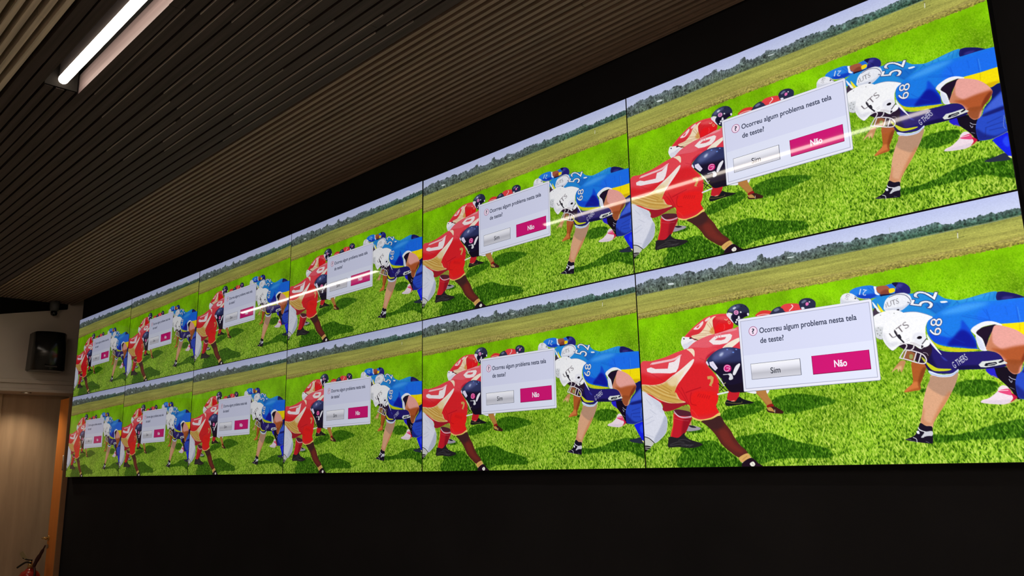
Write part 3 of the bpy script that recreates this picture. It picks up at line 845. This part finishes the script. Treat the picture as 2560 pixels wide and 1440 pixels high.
K|16,20,100|1.8,0.7,0.7|1854,801 1910,804
K|16,20,100|1.8,0.7,0.7|1850,733 1915,725
K|200,205,240|1.3,0.7,0.0|1916,753 1908,796 1913,812
L|190,180,150|1.1,1,0.0|1868,841 1896,834 1919,827
P|36,28,110|0,1,1|1477,575 1505,572 1529,597 1562,618 1619,628 1691,633 1730,636 1768,654 1802,698 1774,705 1706,707 1637,703 1603,703 1579,713 1535,710 1495,697 1479,664 1469,622
S|14,10,50|6.1,0.6,1|1479,664 1475,591 1503,591 1514,643 1524,686 1495,697
S|16,14,60|4.1,0.8,1|1611,685 1708,691 1789,697 1706,708 1609,702
S|60,70,180|2.4,0.8,1|1545,634 1558,645 1571,660 1557,654
P|28,124,232|0,1,1|1533,467 1551,458 1582,442 1642,429 1689,425 1757,433 1802,435 1868,437 1923,442 1972,454 1959,553 1922,535 1855,535 1790,531 1746,518 1711,524 1680,538 1674,547 1688,584 1689,617 1696,627 1642,614 1582,601 1538,583 1515,556 1505,525 1509,493 1521,475
S|30,110,245|14.7,0.8,1|1705,481 1756,446 1801,445 1923,447 1923,535 1790,531 1712,518
S|90,180,255|10.4,0.6,1|1566,458 1641,434 1688,431 1757,439 1685,459 1613,465
S|16,66,215|5.7,0.85,1|1508,528 1527,538 1601,564 1636,530 1647,497 1672,543 1688,584 1690,619 1620,605 1538,583 1515,556
S|14,20,150|6.4,0.9,1|1600,569 1640,537 1672,562 1688,618 1620,604 1578,596
K|14,70,200|2.0,0.7,0.7|1647,478 1703,499 1751,514
K|14,70,200|1.5,0.7,0.7|1666,477 1715,495 1747,510
K|14,70,200|2.2,0.7,0.7|1742,465 1751,514
K|14,70,200|2.6,0.7,0.7|1851,470 1851,512 1851,533
K|14,70,200|1.5,0.7,0.7|1731,461 1743,492
K|14,70,200|1.7,0.7,0.7|1647,497 1672,543
K|14,70,200|1.8,0.7,0.8|1571,534 1601,564 1645,593
K|14,70,200|1.8,0.7,0.8|1535,546 1551,576
K|14,70,200|1.2,0.7,0.7|1812,463 1816,499
K|14,70,200|1.3,0.7,0.8|1625,404 1641,432
K|110,190,255|2.1,0.6,0.7|1854,471 1856,514 1855,532
P|252,228,14|0,1,1|1787,533 1855,535 1922,535 1940,536 1944,599 1921,602 1905,609 1884,615 1869,595 1840,566 1801,546
S|200,150,10|2.8,0.6,1|1869,595 1922,596 1921,602 1905,609 1884,615
K|190,150,10|1.9,0.7,0.7|1853,539 1850,569
P|208,206,30|0,1,1|1511,556 1538,586 1595,608 1665,619 1697,626 1663,629 1594,623 1537,596 1515,573
P|240,242,250|0,1,1|1504,538 1512,557 1526,584 1550,630 1541,622 1518,587 1504,557
P|242,243,251|0,1,1|1675,546 1687,530 1724,515 1758,517 1790,534 1784,539 1763,531 1721,535 1700,549 1693,559 1712,582 1719,613 1724,632 1709,633 1696,622 1689,584 1689,566
S|195,205,235|2.9,0.5,1|1692,569 1708,588 1717,626 1699,625 1690,590
P|32,18,42|0,1,1|1693,556 1716,538 1744,533 1769,533 1751,559 1736,585 1722,620 1718,605 1712,582
P|236,166,156|0,1,1|1766,535 1799,543 1840,565 1869,596 1886,626 1886,644 1869,669 1847,690 1829,731 1818,737 1805,737 1792,724 1785,706 1772,664 1753,644 1723,631 1723,615 1742,577 1751,559
S|196,120,80|4.4,0.8,1|1723,615 1742,577 1751,559 1749,603 1776,638 1753,645 1723,632
S|176,84,40|7.8,0.95,1|1739,626 1776,633 1821,628 1865,626 1888,629 1869,669 1834,697 1801,696 1763,650
S|150,74,36|3.8,0.9,1|1784,680 1848,689 1832,710 1818,737 1792,724
S|110,40,20|3.3,0.7,1|1862,646 1887,632 1879,659 1847,692 1840,681
P|222,226,222|0,1,0|1685,688 1700,675 1724,676 1768,674 1788,689 1788,693 1748,698 1710,701 1691,698
P|14,12,36|0,1,0|1705,693 1712,684 1750,683 1753,690 1743,695 1711,696
L|214,218,214|2.6,1,0.0|1719,692 1739,689 1747,690
P|14,12,36|0,1,1|1758,684 1775,677 1777,683 1763,688
T|226,228,236|0.3,G THERS,226/228/236|1593,695 1649,661 1584,670
P|206,212,36|0,1,1|1482,651 1505,670 1530,687 1580,695 1563,701 1516,697 1495,680
P|218,228,250|0,1,1|1492,693 1535,713 1579,714 1607,698 1602,713 1577,727 1533,726 1499,712
L|70,110,190|1.2,1,0.0|1495,705 1534,720 1578,720 1604,707
P|222,168,132|0,1,1|1498,714 1534,725 1577,726 1605,711 1591,753 1569,792 1540,836 1508,878 1484,914 1476,932 1433,916 1444,868 1457,812 1475,763 1490,735
S|182,142,118|3.7,0.9,1|1493,720 1605,711 1591,753 1569,792 1547,807 1516,793 1482,760
S|200,122,74|6.6,0.7,1|1511,884 1543,833 1568,795 1557,791 1515,847 1474,919 1484,914
S|190,120,76|5.0,0.5,1|1433,916 1447,855 1455,856 1449,899 1477,919
P|24,18,38|0,1,1|1430,911 1452,924 1476,929 1474,963 1472,989 1464,998 1411,990 1367,981 1364,976 1399,963 1417,939
P|206,206,214|0,1,1|1419,926 1425,936 1447,947 1474,947 1471,966 1436,972 1427,970 1442,950 1422,940
L|240,240,246|2.8,1,0.0|1420,929 1426,941 1445,948
L|240,240,246|2.5,1,0.0|1395,970 1407,977 1408,991
P|235,235,245|0,1,1|1412,945 1421,944 1422,956 1413,954
P|24,18,38|0,1,1|1438,970 1468,967 1470,987 1448,983
L|110,112,124|1.9,1,0.0|1367,977 1385,979
L|110,112,124|1.8,1,0.0|1378,984 1400,986
L|110,112,124|1.8,1,0.0|1444,988 1456,994
P|42,26,48|0,1,1|1381,573 1416,569 1446,579 1469,595 1497,564 1510,579 1515,612 1486,660 1467,659 1450,653 1415,604 1393,585
P|150,92,56|0,1,1|1408,599 1445,613 1445,639 1426,645 1393,634
P|150,160,90|0,1,1|1423,617 1435,619 1433,635 1421,634
P|190,196,60|0,1,1|1470,632 1484,647 1482,659 1473,645
P|250,250,253|0,1,1|1320,516 1328,483 1347,459 1378,440 1420,432 1464,435 1499,447 1535,467 1516,481 1502,507 1499,539 1499,565 1485,590 1470,598 1446,579 1416,569 1384,574 1357,592 1341,581 1326,557 1319,538
S|214,214,226|7.3,0.7,1|1320,516 1324,543 1346,576 1386,564 1374,556 1342,552 1328,510
S|226,226,236|6.9,0.6,1|1449,532 1495,532 1497,564 1469,595 1447,571
L|150,150,160|1.0,1,0.0|1324,557 1342,581 1357,591 1384,574
L|200,150,160|1.3,1,0.0|1421,431 1464,434 1500,446 1535,466
P|235,235,244|0,1,1|1444,545 1455,530 1474,526 1490,538 1489,554 1476,562 1455,559
P|18,14,26|0,1,1|1462,547 1471,542 1481,545 1480,553 1471,555 1463,552
T|118,110,116|0.0,UTS,|1361,541 1438,495 1347,516
L|42,40,50|6.5,1,0.0|1373,509 1383,531 1405,561
P|42,40,50|0,1,1|1381,527 1393,525 1398,542 1387,543
P|248,248,252|0,1,1|1482,576 1503,562 1511,576 1503,588 1484,592
L|36,30,46|3.8,1,0.0|1480,577 1499,557
P|40,30,46|0,1,1|1475,583 1484,587 1475,596
L|130,118,130|5.4,1,0.0|1380,627 1411,638 1452,656 1479,661 1488,647 1479,625 1452,608 1413,595 1400,600 1380,627
L|244,238,242|3.8,1,0.0|1380,627 1411,638 1452,656 1479,661 1488,647 1479,625 1452,608 1413,595 1400,600 1380,627
L|130,118,130|5.4,1,0.0|1413,596 1395,632
L|244,238,242|3.8,1,0.0|1413,596 1395,632
L|130,118,130|5.2,1,0.0|1453,608 1438,645
L|244,238,242|3.7,1,0.0|1453,608 1438,645
L|130,118,130|5.3,1,0.0|1469,621 1455,655
L|244,238,242|3.7,1,0.0|1469,621 1455,655
L|130,118,130|5.4,1,0.0|1392,565 1412,569 1415,581 1400,600
L|244,238,242|3.8,1,0.0|1392,565 1412,569 1415,581 1400,600
L|130,118,130|5.3,1,0.0|1447,571 1442,590 1428,599 1413,596
L|244,238,242|3.7,1,0.0|1447,571 1442,590 1428,599 1413,596
L|130,118,130|5.3,1,0.0|1435,567 1447,571 1467,583
L|244,238,242|3.7,1,0.0|1435,567 1447,571 1467,583
L|190,180,190|1.8,1,0.0|1479,614 1493,619 1497,629
L|140,136,146|1.0,1,0.0|1415,551 1430,546
L|140,136,146|1.0,1,0.0|1418,558 1431,553
T|246,248,252|2.1,68,18/26/80|1557,549 1573,478 1512,544"""

# ---------------------------------------------------------------- the displays
CAP = .682
W, H = 1.2131, 0.6840                   # pitch of the displays
AW, AH = 1.2093, 0.6802                 # lit area
pic = paint_picture(OPS)
GX, GY = 960, 540
small = pic.reshape(GY, 2, GX, 2, 3).mean((1, 3))
def lin(c):
    c = np.asarray(c, np.float64)
    return np.where(c <= .04045, c/12.92, ((c+.055)/1.055)**2.4)
# the grid of picture cells: one vertex per cell centre, plus the rim
gx = np.concatenate([[0], (np.arange(GX)+.5)/GX, [1]]); gy = np.concatenate([[0], (np.arange(GY)+.5)/GY, [1]])
img = lin(np.pad(small, ((1, 1), (1, 1), (0, 0)), mode='edge'))
nx, ny = len(gx), len(gy)
GXX, GYY = np.meshgrid(gx, gy)
V = np.zeros((ny*nx, 3), np.float64)
V[:, 0] = GXX.ravel()*AW; V[:, 2] = -GYY.ravel()*AH
C4 = np.ones((ny*nx, 4), np.float32); C4[:, :3] = img.reshape(-1, 3)
# cells fully under the dialogue box are left out
DX0, DY0, DX1, DY1 = 620, 349.5, 1288, 714.5
i, j = np.meshgrid(np.arange(ny-1), np.arange(nx-1), indexing='ij')
cx = (gx[j]+gx[j+1])/2*1920; cy = (gy[i]+gy[i+1])/2*1080
keep = ~((cx > DX0+6) & (cx < DX1-6) & (cy > DY0+6) & (cy < DY1-6))
i, j = i[keep], j[keep]; a0 = i*nx+j
F4 = np.stack([a0, a0+nx, a0+nx+1, a0+1], 1)
tv, tc, tf = [], [], []                 # the dialogue box, drawn as crisp triangles in thin layers
def add_tris(T, colr, layer, colr2=None):
    """T: (n,3,2) in picture pixels"""
    T = np.asarray(T, float).reshape(-1, 3, 2); base = len(tv)*1
    a = (T[:, 1]-T[:, 0]); b_ = (T[:, 2]-T[:, 0]); flip = (a[:, 0]*b_[:, 1]-a[:, 1]*b_[:, 0]) > 0
    T[flip] = T[flip][:, ::-1]
    for tri in T:
        k = len(tv)
        for x, y in tri:
            tv.append((x/1920*AW, -.00012*layer, -y/1080*AH)); tc.append(colr(x, y) if callable(colr) else colr)
        tf.append((k, k+1, k+2))
def rect(x0, y0, x1, y1, colr, layer):
    add_tris([[(x0, y0), (x1, y0), (x1, y1)], [(x0, y0), (x1, y1), (x0, y1)]], colr, layer)
def rrect(x0, y0, x1, y1, r, colr, layer):
    pts = []
    for (cx_, cy_, a_) in ((x1-r, y0+r, -90), (x1-r, y1-r, 0), (x0+r, y1-r, 90), (x0+r, y0+r, 180)):
        for k in range(5):
            t_ = math.radians(a_+k*22.5); pts.append((cx_+r*math.cos(t_), cy_+r*math.sin(t_)))
    m_ = ((x0+x1)/2, (y0+y1)/2)
    add_tris([[m_, p, q] for p, q in zip(pts, pts[1:]+pts[:1])], colr, layer)
def words(txt, x0, x1, base, cap, colr, layer, bold=0.0):
    T = text_tris(txt, bold); T[..., 0] = x0+T[..., 0]*(x1-x0); T[..., 1] = base-T[..., 1]*cap
    add_tris(T, colr, layer)
def disc(cx_, cy_, r, colr, layer):
    p = [(cx_+r*math.cos(k*math.pi/20), cy_+r*math.sin(k*math.pi/20)) for k in range(40)]
    add_tris([[(cx_, cy_), a_, b_] for a_, b_ in zip(p, p[1:]+p[:1])], colr, layer)
rrect(DX0-2, DY0-1, DX1+2, DY1+3, 7, (150, 158, 170), 1)
rrect(DX0, DY0, DX1, DY1, 6, (238, 238, 252), 2)
rect(630, 360, 1279, 703, (178, 180, 204), 3)
rect(633, 363, 1276, 700, (221, 224, 250), 4)
rect(633, 536, 1276, 700, (230, 234, 254), 5)
rect(668, 581, 928, 660, (104, 108, 124), 6)
def chrome(x, y):
    t_ = (y-583)/75; g = np.interp(t_, [0, .3, .55, .62, 1], [252, 240, 208, 196, 216]); return (g, g, min(255, g+10))
for k in range(8):
    y0, y1 = 583+k*75/8, 583+(k+1)*75/8
    rect(670, y0, 925, y1, chrome, 7)
rect(984, 576, 1254, 664, (128, 12, 64), 6)
rect(986, 577, 1252, 661, (212, 24, 118), 7)
disc(697, 419, 24, (176, 96, 140), 6); disc(697, 419, 21, (250, 228, 248), 7)
words('?', 690, 705, 431, 24, (58, 62, 84), 8, .02)
words('Ocorreu algum problema nesta tela', 731, 1215, 434, 26, (74, 80, 104), 8, .022)
words('de teste?', 731, 856, 484, 26, (74, 80, 104), 8, .022)
words('Sim', 772, 823, 638, 28, (40, 44, 58), 9, .008)
words('Não', 1089, 1149, 638, 30, (250, 236, 250), 9, .028)
nv = len(V); V = np.vstack([V, np.array(tv)])
C4 = np.vstack([C4, np.hstack([lin(np.array(tc, float)/255), np.ones((len(tc), 1))]).astype(np.float32)])
me = bpy.data.meshes.new('screen')
F3 = np.array(tf)+nv
me.vertices.add(len(V)); me.vertices.foreach_set('co', V.astype(np.float32).ravel())
loops = np.concatenate([F4.ravel(), F3.ravel()]).astype(np.int32)
me.loops.add(len(loops)); me.loops.foreach_set('vertex_index', loops)
me.polygons.add(len(F4)+len(F3))
st = np.concatenate([np.arange(len(F4))*4, len(F4)*4+np.arange(len(F3))*3]).astype(np.int32)
me.polygons.foreach_set('loop_start', st)
me.update(calc_edges=True)
at_ = me.attributes.new('picture', 'FLOAT_COLOR', 'POINT'); at_.data.foreach_set('color', C4.ravel().astype(np.float32))
me.materials.append(M_scr)
# housing: a shallow black box whose thin rim frames the lit area
bm = bmesh.new(); g = (W-AW)/2*.94
bx(bm, (-g, .0015, -AH-g), (AW+g, .045, g))
for (xa, za, xb, zb) in ((-g, 0, AW+g, g), (-g, -AH-g, AW+g, -AH), (-g, -AH, 0, 0), (AW, -AH, AW+g, 0)):
    bx(bm, (xa, -.0015, za), (xb, .0016, zb))
house = bpy.data.meshes.new('housing'); bm.to_mesh(house); bm.free(); house.materials.append(M_bezel)
names = ['first from the left', 'second from the left', 'third from the left', 'fourth from the left', 'second from the right', 'at the right end']
lean = {(0, 2): -.003, (0, 3): -.001, (0, 4): -.011, (0, 5): -.011}   # the panels do not hang perfectly true
proto = None
for row, rn in ((0, 'top'), (1, 'bottom')):
    for c in range(6):
        a = lean.get((row, c), 0.0)
        loc = (c*W+(W-AW)/2, AH/2*math.sin(-a), FZ-row*H-(H-AH)/2)
        lab = f'video wall display in the {rn} row, {names[c]}, showing football players'
        if proto is None:
            proto = thing('wall_display', lab, 'display', loc, group='displays of the video wall')
            obj('housing', house, None, proto); obj('screen', me, None, proto)
            root = proto
        else:
            root = proto.copy(); col.objects.link(root); root.location = loc; root['label'] = lab
            root.rotation_euler = (a, 0, 0)
            for ch in [q for q in proto.children]:
                k = ch.copy(); col.objects.link(k); k.parent = root
